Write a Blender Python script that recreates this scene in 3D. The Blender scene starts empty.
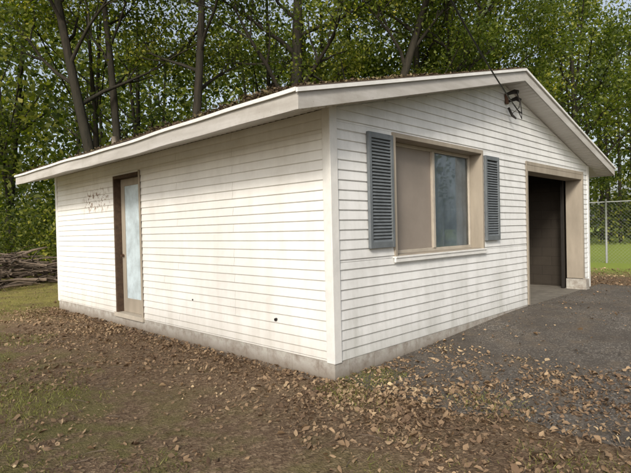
import bpy, math, random
import numpy as np
from mathutils import Vector, Matrix
random.seed(7); rng=np.random.default_rng(7)
C=bpy.context.scene.collection

# ------------------------------------------------------------ helpers
def link(ob,parent=None):
    C.objects.link(ob)
    if parent: ob.parent=parent
    return ob
def empty(name,parent=None):
    return link(bpy.data.objects.new(name,None),parent)
def mesh(name,v,f,mat=None,parent=None,smooth=False):
    me=bpy.data.meshes.new(name); me.from_pydata([tuple(p) for p in v],[],f); me.update()
    if mat: me.materials.append(mat)
    if smooth: me.polygons.foreach_set("use_smooth",[True]*len(me.polygons))
    return link(bpy.data.objects.new(name,me),parent)
def npmesh(name,v,f,mat,parent=None,smooth=False):
    """v (N,3), f (M,k) equal-size faces"""
    me=bpy.data.meshes.new(name); M,k=f.shape
    me.vertices.add(len(v)); me.vertices.foreach_set("co",v.astype(np.float32).ravel())
    me.loops.add(M*k); me.loops.foreach_set("vertex_index",f.astype(np.int32).ravel())
    me.polygons.add(M); me.polygons.foreach_set("loop_start",np.arange(0,M*k,k,dtype=np.int32))
    me.polygons.foreach_set("loop_total",np.full(M,k,dtype=np.int32))
    me.update(calc_edges=True)
    if smooth: me.polygons.foreach_set("use_smooth",np.ones(M,bool))
    me.materials.append(mat)
    return link(bpy.data.objects.new(name,me),parent)
BOXF=[(0,3,2,1),(4,5,6,7),(0,1,5,4),(1,2,6,5),(2,3,7,6),(3,0,4,7)]
def boxv(a,b):
    x0,y0,z0=a;x1,y1,z1=b
    return [(x0,y0,z0),(x1,y0,z0),(x1,y1,z0),(x0,y1,z0),(x0,y0,z1),(x1,y0,z1),(x1,y1,z1),(x0,y1,z1)]
def boxes(name,lst,mat,parent=None,bevel=0):
    v=[];f=[]
    for a,b in lst:
        n=len(v); v+=boxv(a,b); f+=[tuple(i+n for i in q) for q in BOXF]
    ob=mesh(name,v,f,mat,parent)
    if bevel:
        m=ob.modifiers.new("b","BEVEL"); m.width=bevel; m.segments=2; m.limit_method='ANGLE'
    return ob
def tubes(name,paths,mat,parent=None,seg=8):
    V=[];F=[]
    for pts,rad in paths:
        n0=len(V); P=[Vector(p) for p in pts]
        for i,p in enumerate(P):
            t=(P[min(i+1,len(P)-1)]-P[max(i-1,0)]).normalized()
            a=Vector((0,0,1)) if abs(t.z)<.8 else Vector((1,0,0))
            u=t.cross(a).normalized(); w=t.cross(u)
            for k in range(seg):
                an=2*math.pi*k/seg
                V.append(p+(u*math.cos(an)+w*math.sin(an))*rad[i])
        for i in range(len(P)-1):
            for k in range(seg):
                a=n0+i*seg+k;b=n0+i*seg+(k+1)%seg
                F.append((a,b,b+seg,a+seg))
        F.append(tuple(n0+k for k in range(seg))); F.append(tuple(n0+(len(P)-1)*seg+k for k in reversed(range(seg))))
    return mesh(name,V,F,mat,parent,True)
def frames(N,up):
    n=rng.normal(size=(N,3)); n/=np.linalg.norm(n,axis=1)[:,None]; n[:,2]+=up; n/=np.linalg.norm(n,axis=1)[:,None]
    a=rng.normal(size=(N,3)); u=np.cross(n,a); u/=np.linalg.norm(u,axis=1)[:,None]; v=np.cross(n,u)
    return n,u,v
def leafgeo(c,size,up=.6,aspect=.55,fold=.12):
    N=len(c); n,u,v=frames(N,up)
    s=size[:,None]; w=s*aspect*rng.uniform(.8,1.2,size=(N,1))
    fo=s*fold*rng.uniform(-1,1,size=(N,1))
    V=np.stack([c-u*s*.5, c+v*w*.5+n*fo-u*s*.05, c+u*s*.5, c-v*w*.5+n*fo-u*s*.05],axis=1).reshape(-1,3)
    F=np.arange(N*4).reshape(N,4)
    return V,F
def dryleaf(c,size,up=1.2):
    """curled leaf: two halves folded about the midrib, pointed ends, bent along its length"""
    N=len(c); n,u,v=frames(N,up); s=size[:,None]
    r=lambda a,b: rng.uniform(a,b,size=(N,1))
    w=s*r(.2,.40); fo=s*r(-.05,.34); bend=s*r(-.12,.28)
    base=c-u*s*.5+n*bend; tip=c+u*s*.5+n*bend*r(.3,1.6)
    l1=c+v*w*r(.7,1.1)-u*s*r(.05,.28)+n*fo; l2=c+v*w*r(.6,1.)+u*s*r(.02,.25)+n*fo*r(.5,1.4)
    r1=c-v*w*r(.7,1.1)-u*s*r(.05,.28)+n*fo*r(.3,1.3); r2=c-v*w*r(.6,1.)+u*s*r(.02,.25)+n*fo*r(.3,1.4)
    V=np.stack([base,r1,r2,tip,l2,l1],1).reshape(-1,3)
    i=np.arange(N)[:,None]*6
    F=np.concatenate([i+np.array([[0,1,2,3]]),i+np.array([[0,3,4,5]])],0)
    return V,F

# ------------------------------------------------------------ materials
class NT:
    def __init__(s,name):
        s.m=bpy.data.materials.new(name); s.m.use_nodes=True; s.t=s.m.node_tree; s.n=s.t.nodes; s.p=s.n["Principled BSDF"]
    def add(s,typ,**k):
        nd=s.n.new(typ)
        for a,b in k.items(): setattr(nd,a,b)
        return nd
    def l(s,a,b): s.t.links.new(a,b)
    def coord(s): 
        return s.add("ShaderNodeTexCoord").outputs["Object"]
    def noise(s,vec,scale,detail=4,rough=.55,mapscale=None):
        nd=s.add("ShaderNodeTexNoise"); nd.inputs["Scale"].default_value=scale; nd.inputs["Detail"].default_value=detail; nd.inputs["Roughness"].default_value=rough
        if mapscale:
            mp=s.add("ShaderNodeMapping"); mp.inputs["Scale"].default_value=mapscale; s.l(vec,mp.inputs[0]); vec=mp.outputs[0]
        s.l(vec,nd.inputs["Vector"]); return nd.outputs["Fac"]
    def ramp(s,fac,stops,interp='LINEAR'):
        r=s.add("ShaderNodeValToRGB"); r.color_ramp.interpolation=interp
        while len(r.color_ramp.elements)<len(stops): r.color_ramp.elements.new(.5)
        for e,(p,c) in zip(r.color_ramp.elements,stops):
            e.position=p; e.color=(c,c,c,1) if isinstance(c,(int,float)) else (*c,1)
        s.l(fac,r.inputs[0]); return r.outputs[0]
    def mix(s,fac,a,b,mode='MIX'):
        m=s.add("ShaderNodeMix",data_type='RGBA',blend_type=mode)
        for sock,val in ((m.inputs[0],fac),(m.inputs[6],a),(m.inputs[7],b)):
            if hasattr(val,"links"): s.l(val,sock)
            elif isinstance(val,(int,float)): sock.default_value=val
            else: sock.default_value=(*val,1)
        return m.outputs[2]
    def math(s,op,a,b=0,clamp=False):
        m=s.add("ShaderNodeMath",operation=op,use_clamp=clamp)
        for sock,val in ((m.inputs[0],a),(m.inputs[1],b)):
            if hasattr(val,"links"): s.l(val,sock)
            else: sock.default_value=val
        return m.outputs[0]
    def sep(s,vec):
        x=s.add("ShaderNodeSeparateXYZ"); s.l(vec,x.inputs[0]); return x.outputs
    def bump(s,h,strength=.3,dist=.02):
        b=s.add("ShaderNodeBump"); b.inputs["Strength"].default_value=strength; b.inputs["Distance"].default_value=dist
        s.l(h,b.inputs["Height"]); s.l(b.outputs[0],s.p.inputs["Normal"])
    def base(s,c,rough=.7,spec=.3):
        if hasattr(c,"links"): s.l(c,s.p.inputs["Base Color"])
        else: s.p.inputs["Base Color"].default_value=(*c,1)
        s.p.inputs["Roughness"].default_value=rough; s.p.inputs["Specular IOR Level"].default_value=spec
        return s.m

def simple(name,c,rough=.7,var=.25,scale=8,bump=.15,spec=.3,ms=None):
    t=NT(name); co=t.coord(); n=t.noise(co,scale,6,.65,ms)
    col=t.ramp(n,[(.3,tuple(x*(1-var) for x in c)),(.7,tuple(min(1,x*(1+var)) for x in c))])
    t.bump(n,bump,.01); return t.base(col,rough,spec)

def siding_mat(name,white,dirt,dirtamt):
    t=NT(name); co=t.coord(); X=t.sep(co)
    big=t.noise(co,.9,5,.6); streak=t.noise(co,1.0,6,.7,(5,5,.6)); fine=t.noise(co,22,4,.7); blot=t.noise(co,2.3,7,.7)
    col=t.mix(t.ramp(big,[(.35,0.),(.75,1.)]),white,tuple(w*.87 for w in white))
    d=t.math('MULTIPLY',t.ramp(streak,[(.42,0.),(.8,1.)]),dirtamt)
    low=t.ramp(X[2],[(.15,1.),(.9,0.15)])
    d2=t.math('MULTIPLY',d,t.math('ADD',low,.35),True)
    col=t.mix(d2,col,dirt)
    col=t.mix(t.math('MULTIPLY',t.ramp(blot,[(.48,0.),(.72,1.)]),dirtamt*.5),col,dirt)
    # mud splash on the lowest courses
    sp0=t.ramp(t.math('ADD',X[2],t.math('MULTIPLY',blot,.35)),[(.30,1.),(.62,0.)])
    col=t.mix(t.math('MULTIPLY',sp0,.42),col,dirt)
    fr=t.math('FRACT',t.math('DIVIDE',t.math('SUBTRACT',X[2],.18),.1008))
    lap=t.ramp(fr,[(.0,0.5),(.12,0.),(.85,0.),(1.,.7)])
    col=t.mix(t.math('MULTIPLY',t.math('MULTIPLY',lap,t.ramp(fine,[(.3,.2),(.7,1.)])),.25),col,dirt)
    sp=t.ramp(t.noise(co,55,2,.5),[(.73,0.),(.79,1.)])
    col=t.mix(t.math('MULTIPLY',sp,t.math('MULTIPLY',low,.6)),col,(.12,.09,.06))
    return t,co,X,col
t,co,X,col=siding_mat("siding_left",(.78,.775,.75),(.38,.345,.285),.4)
mY=t.math('MULTIPLY',t.ramp(t.math('DIVIDE',X[1],10.),[(.50,0.),(.525,1.),(.60,1.),(.63,0.)]),t.ramp(t.math('DIVIDE',X[2],10.),[(.185,0.),(.2,1.),(.222,1.),(.235,0.)]))
pn=t.ramp(t.noise(co,11,5,.75),[(.52,0.),(.57,1.)])
col=t.mix(t.math('MULTIPLY',pn,mY),col,(.20,.12,.07))
M_sideL=t.base(col,.5,.35); t.bump(t.noise(co,5,3),.08,.02)
t,co,X,col=siding_mat("siding_gable",(.76,.765,.755),(.33,.33,.29),.6)
M_sideG=t.base(col,.5,.35); t.bump(t.noise(co,5,3),.08,.02)

M_white=simple("white_trim_aluminium",(.67,.665,.64),.5,.1,6,.05,.4)
def fascia_mat():
    t=NT("weathered_fascia"); co=t.coord(); n=t.noise(co,2.2,5,.6,(.5,.5,5)); n2=t.noise(co,30,3,.6); n3=t.noise(co,1.3,6,.75)
    col=t.mix(t.ramp(n,[(.38,0.),(.75,1.)]),(.47,.455,.43),(.34,.32,.29))
    col=t.mix(t.ramp(n3,[(.5,0.),(.75,.6)]),col,(.27,.245,.205))
    col=t.mix(t.ramp(n2,[(.66,0.),(.75,.6)]),col,(.17,.13,.10))
    t.bump(n,.1,.01); return t.base(col,.6)
M_fascia=fascia_mat()
def soffit_mat():
    t=NT("ribbed_soffit"); co=t.coord(); n=t.noise(co,4,5,.6)
    return t.base(t.mix(n,(.74,.73,.70),(.58,.56,.52)),.6)
M_soffit=soffit_mat()
def block_mat(name,c1,c2,mort,ba=.7,lowdirt=False):
    t=NT(name); co=t.coord(); X=t.sep(co)
    cb=t.add("ShaderNodeCombineXYZ"); s=t.math('ADD',X[0],X[1]); t.l(s,cb.inputs[0]); t.l(X[2],cb.inputs[1])
    b=t.add("ShaderNodeTexBrick"); t.l(cb.outputs[0],b.inputs["Vector"]); b.inputs["Scale"].default_value=1
    b.inputs["Brick Width"].default_value=.4; b.inputs["Row Height"].default_value=.2; b.inputs["Mortar Size"].default_value=.006
    b.inputs["Color1"].default_value=(*c1,1); b.inputs["Color2"].default_value=(*c2,1); b.inputs["Mortar"].default_value=(*mort,1)
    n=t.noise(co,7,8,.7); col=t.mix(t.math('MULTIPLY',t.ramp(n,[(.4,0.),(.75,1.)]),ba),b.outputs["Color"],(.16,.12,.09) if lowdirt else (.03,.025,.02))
    if lowdirt:
        col=t.mix(t.math('MULTIPLY',t.ramp(t.math('ADD',X[2],t.math('MULTIPLY',n,.16)),[(.06,1.),(.2,0.)]),.85),col,(.14,.105,.075))
    n2=t.noise(co,60,3,.6)
    t.bump(t.math('ADD',t.math('MULTIPLY',b.outputs["Fac"],-1.),t.math('MULTIPLY',n2,.8)),.4,.008); return t.base(col,.9,.15)
M_found=block_mat("painted_block",(.41,.395,.36),(.38,.365,.33),(.33,.31,.27),.95,True)
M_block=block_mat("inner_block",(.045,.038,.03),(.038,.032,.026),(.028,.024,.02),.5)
M_conc=simple("concrete",(.16,.145,.12),.85,.3,5,.3)
M_wood=simple("weathered_tan_paint",(.30,.262,.21),.7,.18,4,.2,.3,(1,1,.25))
M_beige=simple("beige_paint",(.40,.36,.30),.65,.15,4,.15)
M_dark=simple("dark_rotten_wood",(.07,.045,.03),.8,.4,14,.3)
M_shut=simple("shutter_slate_vinyl",(.125,.14,.15),.5,.18,10,.1,.4)
M_curt=simple("brown_board",(.24,.205,.175),.5,.12,2,.1,.45)
M_reflection=simple("painted_reflection",(.50,.55,.58),.4,.45,1.7,.1,.4)  # pale sky and tree reflection painted as a blotchy colour
M_black=simple("black_fitting",(.02,.018,.016),.5,.2)
M_rust=simple("rusty_bracket",(.10,.055,.035),.8,.4,20)
M_roof=simple("brown_shingle",(.08,.06,.045),.95,.4,9,.5)
M_frost=simple("pale_blue_film",(.46,.54,.58),.3,.25,5,.05,.5)
def glass():
    t=NT("window_glass"); n=t.n
    g=t.add("ShaderNodeBsdfGlossy"); g.inputs["Roughness"].default_value=.02; g.inputs[0].default_value=(.95,.97,1,1)
    tr=t.add("ShaderNodeBsdfTransparent"); tr.inputs[0].default_value=(.92,.95,.95,1)
    fr=t.add("ShaderNodeFresnel"); fr.inputs[0].default_value=1.7
    mx=t.add("ShaderNodeMixShader"); t.l(fr.outputs[0],mx.inputs[0]); t.l(tr.outputs[0],mx.inputs[1]); t.l(g.outputs[0],mx.inputs[2])
    t.l(mx.outputs[0],n["Material Output"].inputs[0]); return t.m
M_glass=glass()
def leaf_mat(name,stops,transl=.45,tint=(1.3,1.5,.5),rough=.55,ns=.35):
    t=NT(name); g=t.add("ShaderNodeNewGeometry"); r=g.outputs["Random Per Island"]
    co=t.coord(); n=t.noise(co,ns,3,.6)
    f=t.math('ADD',t.math('MULTIPLY',r,.60),t.math('MULTIPLY',t.math('SUBTRACT',n,.34),1.35),True)
    col=t.ramp(f,stops)
    t.base(col,rough,.35)
    if transl:
        tl=t.add("ShaderNodeBsdfTranslucent"); t.l(t.mix(1.,col,tint,'MULTIPLY'),tl.inputs[0])
        mx=t.add("ShaderNodeMixShader"); mx.inputs[0].default_value=transl
        t.l(t.p.outputs[0],mx.inputs[1]); t.l(tl.outputs[0],mx.inputs[2]); t.l(mx.outputs[0],t.n["Material Output"].inputs[0])
    return t.m
M_leaf=leaf_mat("tree_leaves",[(0.,(.025,.042,.008)),(.4,(.075,.105,.015)),(.75,(.18,.205,.028)),(1.,(.40,.36,.055))],.5)  # yellow-green stops raised to put backlight into the leaf colour
M_leaf2=leaf_mat("woodland_leaves",[(0.,(.016,.028,.007)),(.4,(.055,.08,.015)),(.75,(.18,.20,.033)),(1.,(.44,.41,.08))],.5)  # brightest stops carry painted backlight too
M_lit=leaf_mat("fallen_leaves",[(0.,(.07,.042,.026)),(.3,(.15,.097,.058)),(.6,(.25,.17,.10)),(.85,(.39,.28,.17)),(1.,(.55,.44,.26))],.12,(1,.8,.5),.8,.8)
M_grass=leaf_mat("grass_blades",[(0.,(.06,.075,.015)),(.5,(.16,.175,.04)),(1.,(.36,.33,.11))],.3,(1.2,1.3,.6))
def bark():
    t=NT("bark"); co=t.coord(); n=t.noise(co,3,8,.7,(4,4,.7)); n2=t.noise(co,1,3)
    col=t.mix(n2,t.ramp(n,[(.35,(.012,.010,.008)),(.7,(.055,.042,.032))]),(.034,.034,.026))
    t.bump(n,.9,.05); return t.base(col,.95,.1)
M_bark=bark()

def ground_mat():
    t=NT("ground_soil"); co=t.coord(); X=t.sep(co)
    big=t.noise(co,.35,5,.6); mid=t.noise(co,2.2,6,.65); fine=t.noise(co,28,6,.75); vf=t.noise(co,110,3,.7)
    v=t.add("ShaderNodeTexVoronoi"); v.inputs["Scale"].default_value=42; v.inputs["Randomness"].default_value=1
    wp=t.add("ShaderNodeVectorMath",operation='ADD'); t.l(co,wp.inputs[0]); nn=t.add("ShaderNodeTexNoise"); nn.inputs["Scale"].default_value=30; t.l(co,nn.inputs["Vector"])
    sc_=t.add("ShaderNodeVectorMath",operation='SCALE'); sc_.inputs["Scale"].default_value=.05; t.l(nn.outputs["Color"],sc_.inputs[0]); t.l(sc_.outputs[0],wp.inputs[1]); t.l(wp.outputs[0],v.inputs["Vector"])
    bits=t.ramp(t.sep(v.outputs["Color"])[0],[(0.,(.075,.048,.03)),(.4,(.145,.097,.062)),(.75,(.235,.165,.105)),(1.,(.40,.30,.195))])
    soil=t.mix(.55,t.ramp(fine,[(.25,(.075,.05,.033)),(.5,(.17,.118,.077)),(.75,(.30,.22,.145))]),bits)
    moss=t.ramp(vf,[(.3,(.08,.08,.027)),(.7,(.23,.21,.08))])
    f=t.ramp(t.math('ADD',t.math('MULTIPLY',big,.35),t.math('MULTIPLY',mid,.65)),[(.47,0.),(.56,.85)])
    away=t.ramp(t.math('DIVIDE',t.math('ADD',t.math('MULTIPLY',X[0],-1.),t.math('MULTIPLY',mid,1.5)),6.),[(.28,0.1),(.5,.95)])
    lawn=t.ramp(t.math('DIVIDE',X[0],20.),[(.52,0.),(.62,1.)])
    col=t.mix(t.math('MULTIPLY',f,away),soil,moss)
    back=t.ramp(t.math('DIVIDE',X[1],20.),[(.3,0.),(.45,.85)])
    col=t.mix(t.math('MULTIPLY',back,t.ramp(mid,[(.35,.3),(.6,1.)])),col,t.ramp(vf,[(.3,(.20,.19,.05)),(.7,(.44,.39,.12))]))  # sunlit patches on the back grass put into its colour
    col=t.mix(lawn,col,t.ramp(fine,[(.3,(.17,.24,.045)),(.7,(.34,.40,.09))]))  # lawn colour brightened to look sunlit
    t.bump(t.math('ADD',fine,t.math('ADD',t.math('MULTIPLY',vf,.5),v.outputs["Distance"])),.8,.025); return t.base(col,.95,.1)
M_ground=ground_mat()
def asphalt():
    t=NT("worn_asphalt"); co=t.coord(); big=t.noise(co,.8,6,.65); 
    v=t.add("ShaderNodeTexVoronoi"); v.inputs["Scale"].default_value=75; t.l(co,v.inputs["Vector"])
    vr=t.ramp(t.sep(v.outputs["Color"])[0],[(0.,(.07,.062,.053)),(.6,(.13,.117,.10)),(.88,(.20,.18,.155)),(1.,(.38,.34,.29))])
    col=t.mix(t.ramp(big,[(.35,0.),(.62,.75)]),vr,(.075,.064,.053))
    fine=t.noise(co,160,3,.7); mid=t.noise(co,3.5,7,.7)
    col=t.mix(t.ramp(mid,[(.48,0.),(.7,.65)]),col,(.16,.125,.088))
    c=t.add("ShaderNodeTexVoronoi",feature='DISTANCE_TO_EDGE'); c.inputs["Scale"].default_value=.55
    wp=t.add("ShaderNodeVectorMath",operation='ADD'); t.l(co,wp.inputs[0])
    nn=t.add("ShaderNodeTexNoise"); nn.inputs["Scale"].default_value=2.5; t.l(co,nn.inputs["Vector"]); 
    t.l(nn.outputs["Color"],wp.inputs[1]); t.l(wp.outputs[0],c.inputs["Vector"])
    cr=t.ramp(c.outputs["Distance"],[(0.,1.),(.006,0.)])
    col=t.mix(t.math('MULTIPLY',cr,.5),col,(.03,.026,.022))
    t.bump(t.math('ADD',v.outputs["Distance"],fine),.7,.006); return t.base(col,.92,.2)
M_asph=asphalt()

# ------------------------------------------------------------ dimensions
L=7.65; W=7.92; H=2.70; ZS=.18; SL=.243; OE=.725; OR=.324; TH=.178
def hgt(x,y):
    s=np.clip((np.asarray(x,float)-.2)/4.5,0,1); return .145*s*s*(3-2*s)

# ------------------------------------------------------------ building
shed=empty("white_sided_garage")
D=(4.72,7.48,.16,2.485); Wn=(1.01,3.17,1.16,2.573); Ld=(3.97,4.91,.2,2.46)
def siding(name,axis,u0,u1,z0,ztop,openings,mat,gable=False,outward=-1):
    v=[];f=[]; n=25; ch=(H-ZS)/n; depth=.012
    zc=z0; levels=[]
    while zc<ztop-1e-6:
        levels.append((zc,min(zc+ch,ztop))); zc+=ch
    def P(u,z,o): return (u,outward*o,z) if axis==0 else (outward*o,u,z)
    for (a,b) in levels:
        cuts=sorted({a,b}|{o[2] for o in openings if a<o[2]<b}|{o[3] for o in openings if a<o[3]<b})
        for lo,hi in zip(cuts[:-1],cuts[1:]):
            ol=.004+depth*(1-(lo-a)/ch); oh=.004+depth*(1-(hi-a)/ch)
            def rng_(z):
                d=max(0,(z-H)/SL) if gable else 0
                return u0+d,u1-d
            l0,l1=rng_(lo); h0,h1=rng_(hi)
            segs=[(l0,l1,h0,h1)]
            for o in openings:
                if lo>=o[2]-1e-6 and hi<=o[3]+1e-6:
                    ns=[]
                    for s in segs:
                        if s[1]<=o[0] or s[0]>=o[1]: ns.append(s); continue
                        if s[0]<o[0]: ns.append((s[0],o[0],s[2],o[0]))
                        if s[1]>o[1]: ns.append((o[1],s[1],o[1],s[3]))
                    segs=ns
            for s in segs:
                i=len(v); zb=min(lo+.006,hi)
                v+= [P(s[0],lo,.0),P(s[1],lo,.0),P(s[0],lo,ol-.003),P(s[1],lo,ol-.003),P(s[0],zb,ol),P(s[1],zb,ol),P(s[2],hi,oh),P(s[3],hi,oh)]
                f+= [(i,i+1,i+3,i+2),(i+2,i+3,i+5,i+4),(i+4,i+5,i+7,i+6)]
    return mesh(name,v,f,mat,shed)
siding("gable_siding",0,.085,W-.085,ZS,H+SL*W/2,[D,Wn],M_sideG,True)
siding("side_siding",1,.085,L-.085,ZS,H-.01,[Ld],M_sideL)
# butt joints where siding lengths meet
def joints(axis,lst,mat,nm):
    v=[];f=[]; ch=(H-ZS)/25
    for u,k in lst:
        for kk in (k,):
            z0=ZS+kk*ch+.004; z1=z0+ch-.006; i=len(v)
            if axis==1: v+=[(-.0185,u,z0),(-.0185,u+.004,z0),(-.0065,u+.004,z1),(-.0065,u,z1)]
            else: v+=[(u,-.0185,z0),(u+.004,-.0185,z0),(u+.004,-.0065,z1),(u,-.0065,z1)]
            f.append((i,i+1,i+2,i+3))
    mesh(nm,v,f,mat,shed)
M_joint=simple("siding_joint_shadow",(.35,.33,.29),.8,.2)
joints(1,[(random.choice((1.6,2.9,3.3,6.2)),k) for k in range(25)],M_joint,"side_siding_joints")
joints(0,[(random.choice((3.9,4.2)),k) for k in range(0,25,2)],M_joint,"gable_siding_joints")
T=.2
def wallx(y0,y1,ops,mat,name):
    lst=[];xs=sorted({0,W}|{o[0] for o in ops}|{o[1] for o in ops})
    for a,b in zip(xs[:-1],xs[1:]):
        blk=[o for o in ops if o[0]<=a+1e-6 and o[1]>=b-1e-6]
        if blk:
            o=blk[0]; lst.append(((a,y0,-.1),(b,y1,o[2]))); lst.append(((a,y0,o[3]),(b,y1,H)))
        else: lst.append(((a,y0,-.1),(b,y1,H)))
    boxes(name,lst,mat,shed)
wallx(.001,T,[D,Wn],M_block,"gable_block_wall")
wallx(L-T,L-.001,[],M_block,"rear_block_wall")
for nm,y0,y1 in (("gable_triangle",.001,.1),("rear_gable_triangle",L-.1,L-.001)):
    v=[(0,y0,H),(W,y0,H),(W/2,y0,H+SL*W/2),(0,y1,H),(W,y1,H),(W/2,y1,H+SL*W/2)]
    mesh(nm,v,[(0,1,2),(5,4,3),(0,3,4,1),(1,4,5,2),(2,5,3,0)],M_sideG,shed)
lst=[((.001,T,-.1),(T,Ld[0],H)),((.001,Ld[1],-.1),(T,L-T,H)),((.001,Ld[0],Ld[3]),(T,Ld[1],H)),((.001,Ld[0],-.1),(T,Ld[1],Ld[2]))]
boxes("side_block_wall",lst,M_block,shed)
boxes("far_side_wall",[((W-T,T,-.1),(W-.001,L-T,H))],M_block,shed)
boxes("floor_slab",[((T,T,-.1),(W-T,L-T,.165))],M_conc,shed)
boxes("garage_threshold",[((D[0],-.02,-.1),(D[1],T,.163))],M_conc,shed)
boxes("foundation_side",[((-.012,-.012,-.1),(.0,L,ZS-.002))],M_found,shed)
boxes("foundation_gable",[((.0,-.012,-.1),(D[0],.0,ZS-.002)),((D[1],-.012,-.1),(W,.0,ZS-.002))],M_found,shed)
cp=.024
boxes("corner_post",[((-cp,-cp,ZS-.01),(.085,-.001,H+.02)),((-cp,-.001,ZS-.01),(-.001,.085,H-.005)),
  ((W-.085,-cp,ZS-.01),(W+cp,-.001,H+.0)),((W+.001,-.001,ZS-.01),(W+cp,.085,H)),
  ((-cp,L-.085,ZS-.01),(-.001,L+cp,H-.005))],M_white,shed,.004)
boxes("rear_siding_panel",[((0,L,ZS),(W,L+.015,H))],M_sideG,shed)
boxes("far_siding_panel",[((W,.085,ZS),(W+.015,L,H))],M_sideG,shed)
def slab(name,zoff0,zoff1,xo,y0,y1,mat):
    pr=[(-xo,H-SL*xo),(W/2,H+SL*W/2),(W+xo,H-SL*xo)]
    v=[]
    for y in (y0,y1):
        for x,z in pr: v.append((x,y,z+zoff0))
        for x,z in pr: v.append((x,y,z+zoff1))
    f=[(0,1,4,3),(1,2,5,4),(6,9,10,7),(7,10,11,8),(3,4,10,9),(4,5,11,10),(0,6,7,1),(1,7,8,2),(0,3,9,6),(2,8,11,5)]
    return mesh(name,v,f,mat,shed)
Y0=-OR;Y1=L+.03
slab("soffit",.0,.02,OE-.02,Y0+.02,Y1-.02,M_soffit)
slab("roof_deck",.021,TH-.012,OE-.02,Y0+.02,Y1-.02,M_roof)
slab("shingles",TH-.011,TH+.0,OE+.0,Y0-.02,Y1+.02,M_roof)
v=[];f=[]
def rib(p,q,w,dz):
    i=len(v); (x0,y0,z0),(x1,y1,z1)=p,q
    o=(w[0],0) if w[0] else (0,w[1])
    dzz=(SL*o[0]*(1 if x0<W/2 else -1)) if o[0] else 0
    v.extend([(x0,y0,z0),(x0+o[0],y0+o[1],z0+dzz),(x1+o[0],y1+o[1],z1+dzz),(x1,y1,z1)])
    v.extend([(a,b,c-dz) for a,b,c in v[-4:]]); f.extend([tuple(i+k for k in q_) for q_ in BOXF])
y=Y0+.1
while y<L-.03:
    rib((-OE+.03,y,H-SL*(OE-.03)-.0005),(-.03,y,H-SL*.03-.0005),(0,.015),.007); y+=.1
x=-OE+.05
while x<W+OE-.05:
    z=H+SL*(x if x<W/2 else W-x)-.0005
    rib((x,Y0+.03,z),(x,-.027,z),(.015,0),.007); x+=.1
mesh("soffit_ribs",v,f,M_soffit,shed)
# eave boards follow a slightly sagging line
def sag(y):
    e=min(1,max(0,(y-Y0)/1.2))*min(1,max(0,(Y1-y)/1.2))
    return e*(-.010+.009*math.sin(y*1.35+.4)+.004*math.sin(y*4.1))
def wavy(name,x0,x1,z0,z1,mat):
    v=[];f=[];n=48
    for i in range(n+1):
        y=Y0+(Y1-Y0)*i/n; s=sag(y); v+=[(x0,y,z0+s),(x1,y,z0+s),(x1,y,z1+s),(x0,y,z1+s)]
        if i:
            a=4*(i-1);b=4*i
            f+=[(a,a+1,b+1,b),(a+1,a+2,b+2,b+1),(a+2,a+3,b+3,b+2),(a+3,a,b,b+3)]
    f+=[(3,2,1,0),(4*n,4*n+1,4*n+2,4*n+3)]
    return mesh(name,v,f,mat,shed)
wavy("eave_fascia",-OE-.002,-OE+.018,H-SL*OE-.012,H-SL*OE+TH-.014,M_fascia)
wavy("eave_drip_edge",-OE-.03,-OE-.004,H-SL*OE+TH-.045,H-SL*OE+TH-.012,M_white)
boxes("far_eave_fascia",[((W+OE-.018,Y0,H-SL*OE-.012),(W+OE+.002,Y1,H-SL*OE+TH-.014))],M_fascia,shed,.003)
def rake(name,y0,y1,za,zb,mat,xo=OE):
    v=[]
    for y in (y0,y1):
        for x,z in ((-xo,H-SL*xo),(W/2,H+SL*W/2),(W+xo,H-SL*xo)):
            v+=[(x,y,z+za),(x,y,z+zb)]
    f=[(0,2,3,1),(2,4,5,3),(6,7,9,8),(8,9,11,10),(0,6,8,2),(2,8,10,4),(1,3,9,7),(3,5,11,9),(0,1,7,6),(4,10,11,5)]
    return mesh(name,v,f,mat,shed)
rake("rake_fascia",Y0-.004,Y0+.018,-.014,TH-.018,M_fascia,OE+.004)
rake("rake_drip_edge",Y0-.03,Y0-.006,TH-.05,TH-.014,M_white,OE+.03)
rake("rear_rake_fascia",Y1-.018,Y1+.004,-.014,TH-.018,M_fascia,OE+.004)
tubes("roof_vent_pipe",[([(.6,6.2,2.9),(.6,6.2,3.38)],[.06,.06])],M_wood,shed,14)
# leaves drifted on roof
N=11000
yy=rng.uniform(-OR,L,N); xx=-OE+np.abs(rng.normal(0,.9,N)); 
yy[:6000]=-OR+np.abs(rng.normal(0,1.6,6000))
hh=np.where(yy<2.6,.055,.022)*np.clip(1-(xx+OE)/2,0,1)*(0.6+.4*np.sin(yy*7)+.4*np.sin(yy*17)+.5*np.sin(yy*3.1))
zz=H+SL*xx+TH+.003+rng.uniform(0,1,N)*np.clip(hh,.004,.2)
a=(xx<W/2-.2); c=np.stack([xx,yy,zz],1)[a]
x2=rng.uniform(.0,W/2,3000); y2=-OR+np.abs(rng.normal(0,.35,3000)); c2=np.stack([x2,y2,H+SL*x2+TH+.004+rng.uniform(0,.02,3000)*(x2<1.5)],1)
c=np.concatenate([c,c2]); V_,F_=dryleaf(c,rng.uniform(.02,.055,len(c)),1.0)
M_lit2=leaf_mat("rotten_leaves",[(0.,(.035,.024,.014)),(.5,(.09,.06,.034)),(.8,(.15,.13,.06)),(1.,(.33,.24,.14))],.1,(1,.8,.5),.8,2.)
npmesh("roof_leaf_drift",V_,F_,M_lit2,shed)

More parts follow.
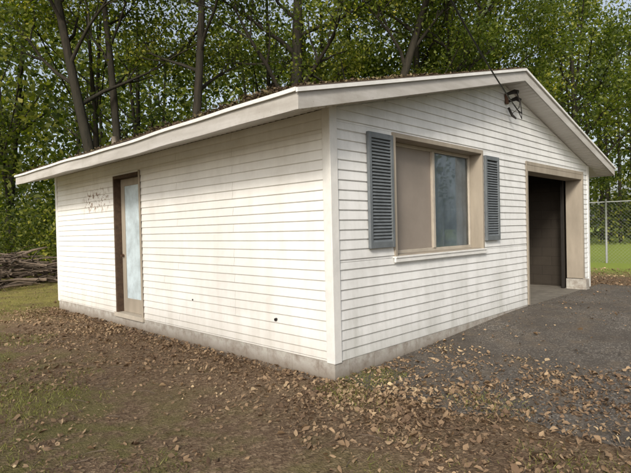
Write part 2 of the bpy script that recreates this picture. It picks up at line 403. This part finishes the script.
# window
w0,w1,b0,b1=Wn; R=.2
boxes("window_casing",[((w0,-.034,b0),(w0+.045,R-.03,b1)),((w1-.045,-.034,b0),(w1,R-.03,b1)),((w0+.045,-.034,b1-.055),(w1-.045,R-.03,b1)),((w0+.045,.0,b0),(w1-.045,R-.03,b0+.03))],M_wood,shed,.004)
boxes("window_sill",[((w0-.02,-.05,b0-.05),(w1+.02,-.025,b0-.002)),((w0-.02,-.06,b0-.002),(w1+.02,.0,b0+.018))],M_white,shed,.004)
gy=R-.03
mid=(w0+w1)/2+.03
boxes("window_sash",[((w0+.047,gy-.02,b0+.03),(w0+.085,gy+.03,b1-.057)),((w1-.085,gy-.02,b0+.03),(w1-.047,gy+.03,b1-.057)),
 ((w0+.085,gy-.02,b0+.03),(w1-.085,gy+.03,b0+.07)),((w0+.085,gy-.02,b1-.10),(w1-.085,gy+.03,b1-.057)),((mid-.025,gy-.035,b0+.07),(mid+.025,gy+.028,b1-.10))],M_beige,shed,.003)
boxes("window_board",[((w0+.085,gy+.0,b0+.07),(mid-.025,gy+.012,b1-.10))],M_curt,shed)
mesh("window_glass_slider",[(mid+.025,gy+.005,b0+.07),(w1-.085,gy+.005,b0+.07),(w1-.085,gy+.005,b1-.10),(mid+.025,gy+.005,b1-.10)],[(0,1,2,3)],M_glass,shed)
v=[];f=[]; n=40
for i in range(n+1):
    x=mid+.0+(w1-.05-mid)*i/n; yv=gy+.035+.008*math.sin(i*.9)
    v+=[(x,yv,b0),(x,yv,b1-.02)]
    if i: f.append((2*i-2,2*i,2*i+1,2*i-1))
mesh("window_reflection_sheet",v,f,M_reflection,shed,True)  # sheet added behind the pane to stand in for its reflection
def shutter(name,x0,x1,z0,z1):
    lst=[];y0=-.058;y1=-.021
    fr=.045
    lst+=[((x0,y0,z0),(x0+fr,y1,z1)),((x1-fr,y0,z0),(x1,y1,z1)),((x0+fr,y0+.001,z0),(x1-fr,y1,z0+.07)),((x0+fr,y0+.001,z1-.06),(x1-fr,y1,z1))]
    boxes(name+"_frame",lst,M_shut,shed,.004)
    v=[];f=[]
    z=z0+.07
    while z<z1-.075:
        i=len(v)
        v+=[(x0+fr,y0+.006,z),(x1-fr,y0+.006,z),(x1-fr,y1-.004,z+.036),(x0+fr,y1-.004,z+.036),
            (x0+fr,y0+.012,z-.006),(x1-fr,y0+.012,z-.006),(x1-fr,y1+.0,z+.028),(x0+fr,y1+.0,z+.028)]
        f+=[tuple(i+k for k in q) for q in BOXF]; z+=.036
    mesh(name+"_louvres",v,f,M_shut,shed)
    boxes(name+"_back",[((x0+fr,y1-.002,z0+.06),(x1-fr,y1+.003,z1-.05))],M_black,shed)
shutter("left_shutter",.543,.978,1.285,2.525); shutter("right_shutter",3.20,3.63,1.285,2.505)
a,b,z0,z1=D; R2=.28
boxes("garage_door_casing",[((a,-.03,z0+.01),(a+.035,R2,z1)),((b-.04,-.03,z0+.22),(b,R2,z1)),((a+.035,-.032,z1-.10),(b-.04,R2,z1)),((b-.01,-.036,z0+.0),(b+.06,-.022,z1+.06)),((a-.05,-.036,z1),(b-.01,-.022,z1+.06)),((a-.05,-.036,ZS),(a,-.022,z1))],M_wood,shed,.004)
boxes("jamb_base_block",[((b-.09,-.10,z0-.1),(b+.12,R2,z0+.21))],M_found,shed,.006)
boxes("garage_track",[((b-.14,R2+.02,z0+.01),(b-.09,R2+.07,z1+.05)),((a+.09,R2+.02,z0+.01),(a+.14,R2+.07,z1+.05))],M_black,shed)
y0,y1,z0,z1=Ld
boxes("side_door_casing",[((-.028,y1-.045,z0),(.17,y1,z1)),((-.026,y0,z0),(.17,y0+.03,z1)),((-.03,y0+.03,z1-.05),(.17,y1-.045,z1))],M_dark,shed,.004)
boxes("side_door_trim",[((-.036,y0-.02,z0),(-.02,y0+.022,z1+.02))],M_wood,shed,.003)
boxes("side_door_sill",[((-.05,y0-.03,z0-.06),(.17,y1+.03,z0+.01))],M_beige,shed,.005)
dx=.085
boxes("side_door_frame",[((dx,y0+.032,z0+.012),(dx+.04,y0+.13,z1-.052)),((dx,y1-.17,z0+.012),(dx+.04,y1-.047,z1-.052)),((dx+.001,y0+.13,z1-.17),(dx+.04,y1-.17,z1-.052)),((dx+.001,y0+.13,z0+.012),(dx+.04,y1-.17,z0+.24))],M_wood,shed,.004)
boxes("side_door_glass",[((dx+.012,y0+.13,z0+.24),(dx+.02,y1-.17,z1-.17))],M_frost,shed)
tubes("side_door_knob",[([(dx-.05,y1-.11,1.15),(dx-.03,y1-.11,1.15),(dx,y1-.11,1.15)],[.024,.03,.012])],M_rust,shed,10)
tubes("pipe_stub",[([(-.035,.85,.52),(.0,.85,.52)],[.016,.02]),([(-.022,2.55,.60),(.0,2.55,.60)],[.011,.013])],M_black,shed,10)
bx=3.98
boxes("service_bracket",[((bx-.04,-.05,3.36),(bx+.04,-.021,3.52))],M_rust,shed,.006)
tubes("service_insulators",[([(bx-.02,-.02,3.5),(bx-.02,-.16,3.52),(bx-.02,-.22,3.50)],[.02,.035,.03]),([(bx+.1,-.02,3.42),(bx+.1,-.14,3.44),(bx+.1,-.2,3.40)],[.02,.035,.03]),
 ([(bx+.02,-.05,3.3),(bx+.03,-.10,3.18),(bx+.12,-.12,3.14)],[.02,.02,.014])],M_black,shed,8)
wires=[]
def wire(pts,r): wires.append((pts,[r]*len(pts)))
A=Vector((bx-.1,-.25,3.20)); B=Vector((-12,-3.9,8.6))
wire([A+(B-A)*t_-Vector((0,0,4*1.1*t_*(1-t_))) for t_ in [i/40 for i in range(41)]],.010)
wire([A,(bx-.03,-.27,3.17),(bx-.0,-.25,3.28),(bx-.02,-.2,3.5)],.009)
wire([A,(bx+.02,-.25,3.10),(bx+.10,-.22,3.2),(bx+.1,-.2,3.4),(bx+.14,-.16,3.3),(bx+.05,-.08,3.2)],.007)
tubes("service_drop_cable",wires,M_black,None,6)
tubes("utility_pole",[([(-12,-3.9,-.3),(-12,-3.9,9)],[.16,.12]),([(-12,-4.9,8.6),(-12,-2.9,8.6)],[.06,.06])],M_bark,None,12)

# ------------------------------------------------------------ ground
def axis_pts(lo,hi,fine_lo,fine_hi,step):
    a=list(np.arange(fine_lo,fine_hi+1e-6,step)); s=step; x=fine_hi
    while x<hi: s*=1.35; x+=s; a.append(x)
    s=step; x=fine_lo
    while x>lo: s*=1.35; x-=s; a.insert(0,x)
    return np.array(a)
def bumps(x,y):
    return .5*np.sin(x*2.1+y*1.3)+.5*np.sin(x*1.1-y*2.7+1)+.35*np.sin(x*5.3+y*4.1)+.3*np.sin(x*7.7-y*6.3+2)
gx=axis_pts(-160,170,-6,10,.12); gyy=axis_pts(-140,180,-6,12,.12)
GX,GY=np.meshgrid(gx,gyy,indexing='ij')
inside=((GX>-.15)&(GX<W+1.6)&(GY<L+.2))
dist=np.clip(np.maximum(-GX-.1,0)/1.0,0,1); dist=np.where(GX>-.1,np.where(GY>L,1,0.),dist)
GZ=hgt(GX,GY)+np.where(inside,0,bumps(GX,GY)*.014*dist)
GZ=np.where((GX>-.05)&(GX<W+.05)&(GY>.05)&(GY<L),-.05,GZ)
nx,ny=GX.shape; idx=np.arange(nx*ny).reshape(nx,ny)
F_=np.stack([idx[:-1,:-1],idx[1:,:-1],idx[1:,1:],idx[:-1,1:]],-1).reshape(-1,4)
npmesh("ground",np.stack([GX,GY,GZ],-1).reshape(-1,3),F_,M_ground,None,True)
ys=np.concatenate([np.arange(-.012,-8,-.08),np.arange(-8,-60,-1.)]); nu=60
def edge(y): return .07+.10*np.sin(y*2.3)*np.clip(-y,0,1)+.05*np.sin(y*7.1+1)*np.clip(-y*2,0,1)+.025*np.sin(y*19)*np.clip(-y,0,1)
VV=[]
for yv in ys:
    e0=edge(yv); e1=8.75+.12*math.sin(yv*1.7)+.05*math.sin(yv*6)
    for k in range(nu+1):
        x=e0+(e1-e0)*(k/nu)**1.0; z=float(hgt(x,yv))+.016-(.012 if k in(0,nu) else 0); VV.append((x,yv,z))
VV=np.array(VV); ii=np.arange(len(VV)).reshape(len(ys),nu+1)
F_=np.stack([ii[:-1,:-1],ii[1:,:-1],ii[1:,1:],ii[:-1,1:]],-1).reshape(-1,4)
npmesh("asphalt_driveway",VV,F_[:,::-1],M_asph,None,True)

# ------------------------------------------------------------ litter
def gz(x,y):
    return hgt(x,y)+np.where((x>0)&(x<8.7)&(y<0),.016,bumps(x,y)*.014*np.clip(-x-.1,0,1))
pts=[]
def scat(n,x0,x1,y0,y1,fn=None):
    x=rng.uniform(x0,x1,n);y=rng.uniform(y0,y1,n)
    if fn is not None:
        k=rng.uniform(0,1,n)<fn(x,y); x=x[k];y=y[k]
    ok=~((x>-.03)&(x<W+.03)&(y>-.03)&(y<L)); pts.append(np.stack([x[ok],y[ok]],1))
cl=lambda x,y: np.clip(.36+.5*np.sin(x*1.9+y*.7)*np.sin(y*1.6-x*.4)+.35*np.sin(x*4.3+1)*np.sin(y*5.1)+.2*np.sin(x*9+y*3)*np.sin(y*8),.06,1)
scat(50000,-5.5,.35,-4.5,8.5,lambda x,y:cl(x,y)*np.clip(.85+(x+1)*.18,.25,1))
scat(15000,-1.3,0,-.5,8,lambda x,y:np.exp(x*1.6))
scat(18000,-6,10,8,16,lambda x,y:.3+0*x)
scat(52000,-1.6,2.6,-4.2,0,lambda x,y:np.clip(1.15-np.abs(x-.35)*.7,0,1)*(.12+.88*cl(x*1.3,y*1.3)))
scat(5500,.3,9,-7,0,lambda x,y:cl(x,y)*.7)
scat(16000,8.3,13,-5,6,lambda x,y:.8+0*x)
P=np.concatenate(pts); 
c=np.stack([P[:,0],P[:,1],gz(P[:,0],P[:,1])+rng.uniform(.003,.018,len(P))],1)
sz=np.clip(rng.gamma(3.2,.0088,len(c)),.012,.08)
V_,F_=dryleaf(c,sz,1.3)
npmesh("leaf_litter",V_,F_,M_lit)
M_brush=simple("dead_branches",(.13,.10,.075),.9,.3,8)
tw=[]
for i in range(300):
    x=random.uniform(-5,.6);y=random.uniform(-3.5,7); 
    if x>-.2 and y>-.3: continue
    an=random.uniform(0,6.3);l=random.uniform(.05,.22);z=float(gz(np.array(x),np.array(y)))+.012
    m=(x+math.cos(an)*l*.5+random.uniform(-.02,.02),y+math.sin(an)*l*.5,z+.01)
    tw.append(([(x,y,z),m,(x+math.cos(an)*l,y+math.sin(an)*l,z)],[.003,.0025,.0012]))
tubes("fallen_twigs",tw,M_brush,None,5)
pts=[]
gp=lambda x,y: np.clip((np.sin(x*1.3+.8*y)*np.sin(y*1.1-x*.5+1)+.45*np.sin(x*3.7)*np.sin(y*3.1)+.3*np.sin(x*7.7+1)*np.sin(y*6.1)+(-x-1.9)*.34),0,1)**1.1
scat(130000,-6,-.5,-4.5,9,gp)
scat(60000,-6,6,7.9,16,lambda x,y:.8+0*x)
scat(900,-.35,.6,-.5,-.02)
scat(7000,-.8,.6,-4,-.2,lambda x,y:np.clip(np.sin(x*5)*np.sin(y*3.3),0,1))
P=np.concatenate(pts); N=len(P)
z=gz(P[:,0],P[:,1]); an=rng.uniform(0,6.3,N); h=rng.uniform(.014,.045,N); w=rng.uniform(.002,.0042,N)
dirx,diry=np.cos(an),np.sin(an); lean=rng.normal(0,.7,(N,2))*h[:,None]
b=np.stack([P[:,0],P[:,1],z],1)
v0=b+np.stack([dirx*w,diry*w,0*w],1); v1=b-np.stack([dirx*w,diry*w,0*w],1); tp=b+np.stack([lean[:,0],lean[:,1],h],1)
npmesh("grass",np.stack([v0,v1,tp],1).reshape(-1,3),np.arange(N*3).reshape(N,3),M_grass)

# ------------------------------------------------------------ trees
def make_tree(base,lean,height,r0,crown0,n_limb,limb_len,leaves,leafsize,clump=.75,name="deciduous_tree"):
    paths=[]; cl=[]
    base=Vector(base); n=12; tp=[];tr=[]
    ph=random.uniform(0,6)
    for i in range(n+1):
        t_=i/n; p=base+Vector((lean[0]*t_,lean[1]*t_,height*t_))+Vector((math.sin(t_*5+ph),math.cos(t_*4+ph),0))*.22*t_
        tp.append(p); tr.append(r0*(1.25 if i==0 else 1)*(1-.75*t_))
    paths.append((tp,tr))
    def limb(p,d,l,r,depth):
        pts=[p];rs=[r];q=p.copy();dd=d.normalized();k=5
        for i in range(k):
            dd=(dd+Vector((random.gauss(0,.18),random.gauss(0,.18),random.gauss(.05,.12)))).normalized()
            q=q+dd*l/k; pts.append(q.copy()); rs.append(r*(1-.85*(i+1)/k))
            if depth>0 and i>=1:
                for _ in range(2):
                    sd=(dd+Vector((random.gauss(0,.7),random.gauss(0,.7),random.gauss(.1,.4)))).normalized()
                    limb(q.copy(),sd,l*random.uniform(.35,.55),r*(1-.85*(i+1)/k)*.6+.006,depth-1)
            if depth==0 and i>=1: cl.append(q.copy())
        cl.append(q.copy())
        paths.append((pts,rs))
    for k in range(n_limb):
        t_=crown0+(1-crown0)*(k+.5)/n_limb; i=min(int(t_*n),n-1); p=tp[i].lerp(tp[i+1],t_*n-i)
        an=k*2.4+random.uniform(-.4,.4)
        d=Vector((math.cos(an),math.sin(an),random.uniform(.25,.9)))
        limb(p,d,limb_len*random.uniform(.7,1.15)*(1.1-.5*t_),r0*.38*(1.15-.7*t_),1)
    root=tubes(name,paths,M_bark,None,7)
    cc=np.array([list(p) for p in cl]); wgt=rng.uniform(.1,1.,len(cc))**2.2; wgt/=wgt.sum()
    ci=rng.choice(len(cc),leaves,p=wgt)
    c=cc[ci]+rng.normal(size=(leaves,3))*np.array([clump,clump,clump*.55])*.55
    V_,F_=leafgeo(c,rng.uniform(.7,1.3,leaves)*leafsize,.5)
    npmesh(name+"_foliage",V_,F_,M_leaf,root)
    return root
R_=(.703,-.711)
def ln(a): return (R_[0]*a,R_[1]*a)
make_tree((3.5,12.8,-.2),ln(-2.6),15,.22,.37,14,4.6,19000,.13)
make_tree((4.2,13.3,-.2),ln(-1.2),15,.18,.42,12,4.2,15000,.13)
make_tree((4.9,10.8,-.2),ln(.9),14,.20,.42,13,4.4,16000,.125)
make_tree((8.8,9.9,-.2),ln(.5),15,.32,.33,15,5.0,20000,.135)
make_tree((10.2,8.6,-.2),ln(4.2),14,.25,.33,15,4.7,19000,.135)
make_tree((12.6,8.2,-.2),ln(4.5),13,.22,.33,14,4.6,17000,.135)
make_tree((15.5,9.5,-.2),ln(.5),14,.24,.22,15,4.8,21000,.15)
make_tree((-1.5,17.5,-.2),ln(-.6),14,.2,.22,14,4.6,18000,.15)
make_tree((20.5,8.5,-.2),ln(.0),15,.24,.18,15,5.2,22000,.16)
make_tree((25,5.5,-.2),ln(.0),12,.24,.18,14,4.8,16000,.17)
# unseen trees added beside and behind the viewer to dapple the light
make_tree((-15,-5.5,-.2),(0,.5),11,.25,.35,10,3.6,5000,.16)
make_tree((-13,-12,-.2),(.5,0),12,.25,.4,10,3.6,3500,.16)

cx,cy=-3.64,-3.37
def wood(name,n_cl,per,r0f,r1f,a0,a1,zlo,zhi,zp,lsize,crad,trunks):
    a=np.radians(rng.uniform(a0,a1,n_cl)); rr=np.array([rng.uniform(r0f(math.degrees(q)),r1f) for q in a])
    z=zlo+(zhi-zlo)*rng.uniform(0,1,n_cl)**zp
    cc=np.stack([cx+np.sin(a)*rr,cy+np.cos(a)*rr,z],1)
    c=np.repeat(cc,per,0)+rng.normal(size=(n_cl*per,3))*np.array([crad,crad,crad*.6])
    c[:,2]=np.abs(c[:,2])+.05
    V_,F_=leafgeo(c,rng.uniform(.6,1.4,len(c))*lsize,.5)
    paths=[]
    for i in range(trunks):
        q=random.uniform(a0,a1); r=random.uniform(min(r0f(q)+1,r1f-1),r1f); x=cx+math.sin(math.radians(q))*r; y=cy+math.cos(math.radians(q))*r
        lx,ly=random.gauss(0,.9),random.gauss(0,.9); w_=random.uniform(.08,.2)
        paths.append(([(x,y,-.2),(x+lx*.4,y+ly*.4,6),(x+lx,y+ly,14)],[w_,w_*.8,w_*.3]))
        for j in range(3):
            zz=random.uniform(4,10); an=random.uniform(0,6.3); l=random.uniform(1.5,4)
            px,py=x+lx*zz/14,y+ly*zz/14
            paths.append(([(px,py,zz),(px+math.cos(an)*l*.5,py+math.sin(an)*l*.5,zz+l*.4),(px+math.cos(an)*l,py+math.sin(an)*l,zz+l*.9)],[w_*.4,w_*.25,.02]))
    if paths:
        root=tubes(name,paths,M_bark,None,6); npmesh(name+"_foliage",V_,F_,M_leaf2,root)
    else: npmesh(name,V_,F_,M_leaf2)
near=lambda q: 21 if q<66 else min(36,21+(q-66)*1.6)
wood("woodland",1450,70,near,42,2,96,.3,16,1.15,.24,.7,60)
wood("distant_woodland",1200,50,lambda q:42 if q<64 else 52,62,-8,104,.2,21,1.15,.58,1.6,40)
wood("understory",420,110,lambda q:19.5,25 ,2,58,.2,2.6,1.3,.13,.5,0)
wood("reflected_woodland",260,60,lambda q:34,44,112,150,.3,8,1.2,.4,1.1,14)  # unseen trees added for the window glass to reflect

bp=[]
for i in range(620):
    x=random.gauss(.4,1.7);y=14.3+random.gauss(0,.7); top=.95*math.exp(-((x-.2)/2.2)**2)+.1
    z=max(.03,random.uniform(0,1)*top)
    an=random.uniform(0,6.3);l=random.uniform(.4,1.6);dz=random.uniform(-.25,.25)*l; w_=random.choice((.012,.015,.02,.03,.05))
    bp.append(([(x,y,z),(x+math.cos(an)*l*.5,y+math.sin(an)*l*.5,max(.02,z+dz*.5+.05)),(x+math.cos(an)*l,y+math.sin(an)*l,max(.02,z+dz))],[w_,w_*.8,w_*.35]))
tubes("brush_pile",bp,M_brush,None,5)

fence=empty("chain_link_fence")
M_galv=simple("galvanised_steel",(.22,.23,.22),.5,.15,10,.05,.4)
FX=15.3; fy=[1.6+3*k for k in range(-5,5)]; FH=2.1
pp=[([(FX,y,0.05),(FX,y,FH+.2)],[.035,.035]) for y in fy]; pp.append(([(FX,fy[0],FH+.1),(FX,fy[-1],FH+.1)],[.02,.02]))
tubes("posts_and_rail",pp,M_galv,fence,8)
wv=[]
y=fy[0]
while y<fy[-1]:
    wv.append(([(FX-.04,y,.15),(FX-.04,y+FH-.05,FH+.1)],[.002,.002])); wv.append(([(FX-.045,y+FH-.05,.15),(FX-.045,y,FH+.1)],[.002,.002])); y+=.11
tubes("fence_mesh",wv,M_galv,fence,4)

# ------------------------------------------------------------ camera
a=math.radians(45.32);b=math.radians(-.779);r=math.radians(1.347)
fw=Vector((math.sin(a),math.cos(a),0));rt=Vector((math.cos(a),-math.sin(a),0));up=Vector((0,0,1))
Fv=fw*math.cos(b)+up*math.sin(b);U=up*math.cos(b)-fw*math.sin(b)
Rv=rt*math.cos(r)-U*math.sin(r); Uv=rt*math.sin(r)+U*math.cos(r)
cam=bpy.data.cameras.new("camera"); cam.sensor_width=36; cam.lens=504.35/631*36; cam.clip_end=1000; cam.clip_start=.05
co_=bpy.data.objects.new("camera",cam); C.objects.link(co_)
co_.matrix_world=Matrix(((Rv.x,Uv.x,-Fv.x,-3.64),(Rv.y,Uv.y,-Fv.y,-3.373),(Rv.z,Uv.z,-Fv.z,1.5),(0,0,0,1)))
bpy.context.scene.camera=co_

# ------------------------------------------------------------ light
sd=Vector((-.84,-.44,0)).normalized(); el=math.radians(31)
sv=Vector((sd.x*math.cos(el),sd.y*math.cos(el),math.sin(el)))
sun=bpy.data.lights.new("sun","SUN"); sun.energy=3.3; sun.angle=math.radians(12); sun.color=(1,.925,.81)
so=bpy.data.objects.new("sun",sun); C.objects.link(so); so.rotation_euler=sv.to_track_quat('Z','Y').to_euler()
w=bpy.data.worlds.new("World"); bpy.context.scene.world=w; w.use_nodes=True; nt=w.node_tree
sky=nt.nodes.new("ShaderNodeTexSky"); sky.sky_type='NISHITA'; sky.sun_disc=False; sky.sun_elevation=el
sky.sun_rotation=math.atan2(sv.x,sv.y); sky.air_density=1.0; sky.dust_density=4
hs=nt.nodes.new("ShaderNodeHueSaturation"); hs.inputs["Saturation"].default_value=.5; hs.inputs["Value"].default_value=1.25
nt.links.new(sky.outputs[0],hs.inputs["Color"]); nt.links.new(hs.outputs[0],nt.nodes["Background"].inputs[0]); nt.nodes["Background"].inputs[1].default_value=.15
sc=bpy.context.scene; sc.view_settings.view_transform='Standard'; sc.view_settings.look='None'; sc.view_settings.exposure=0
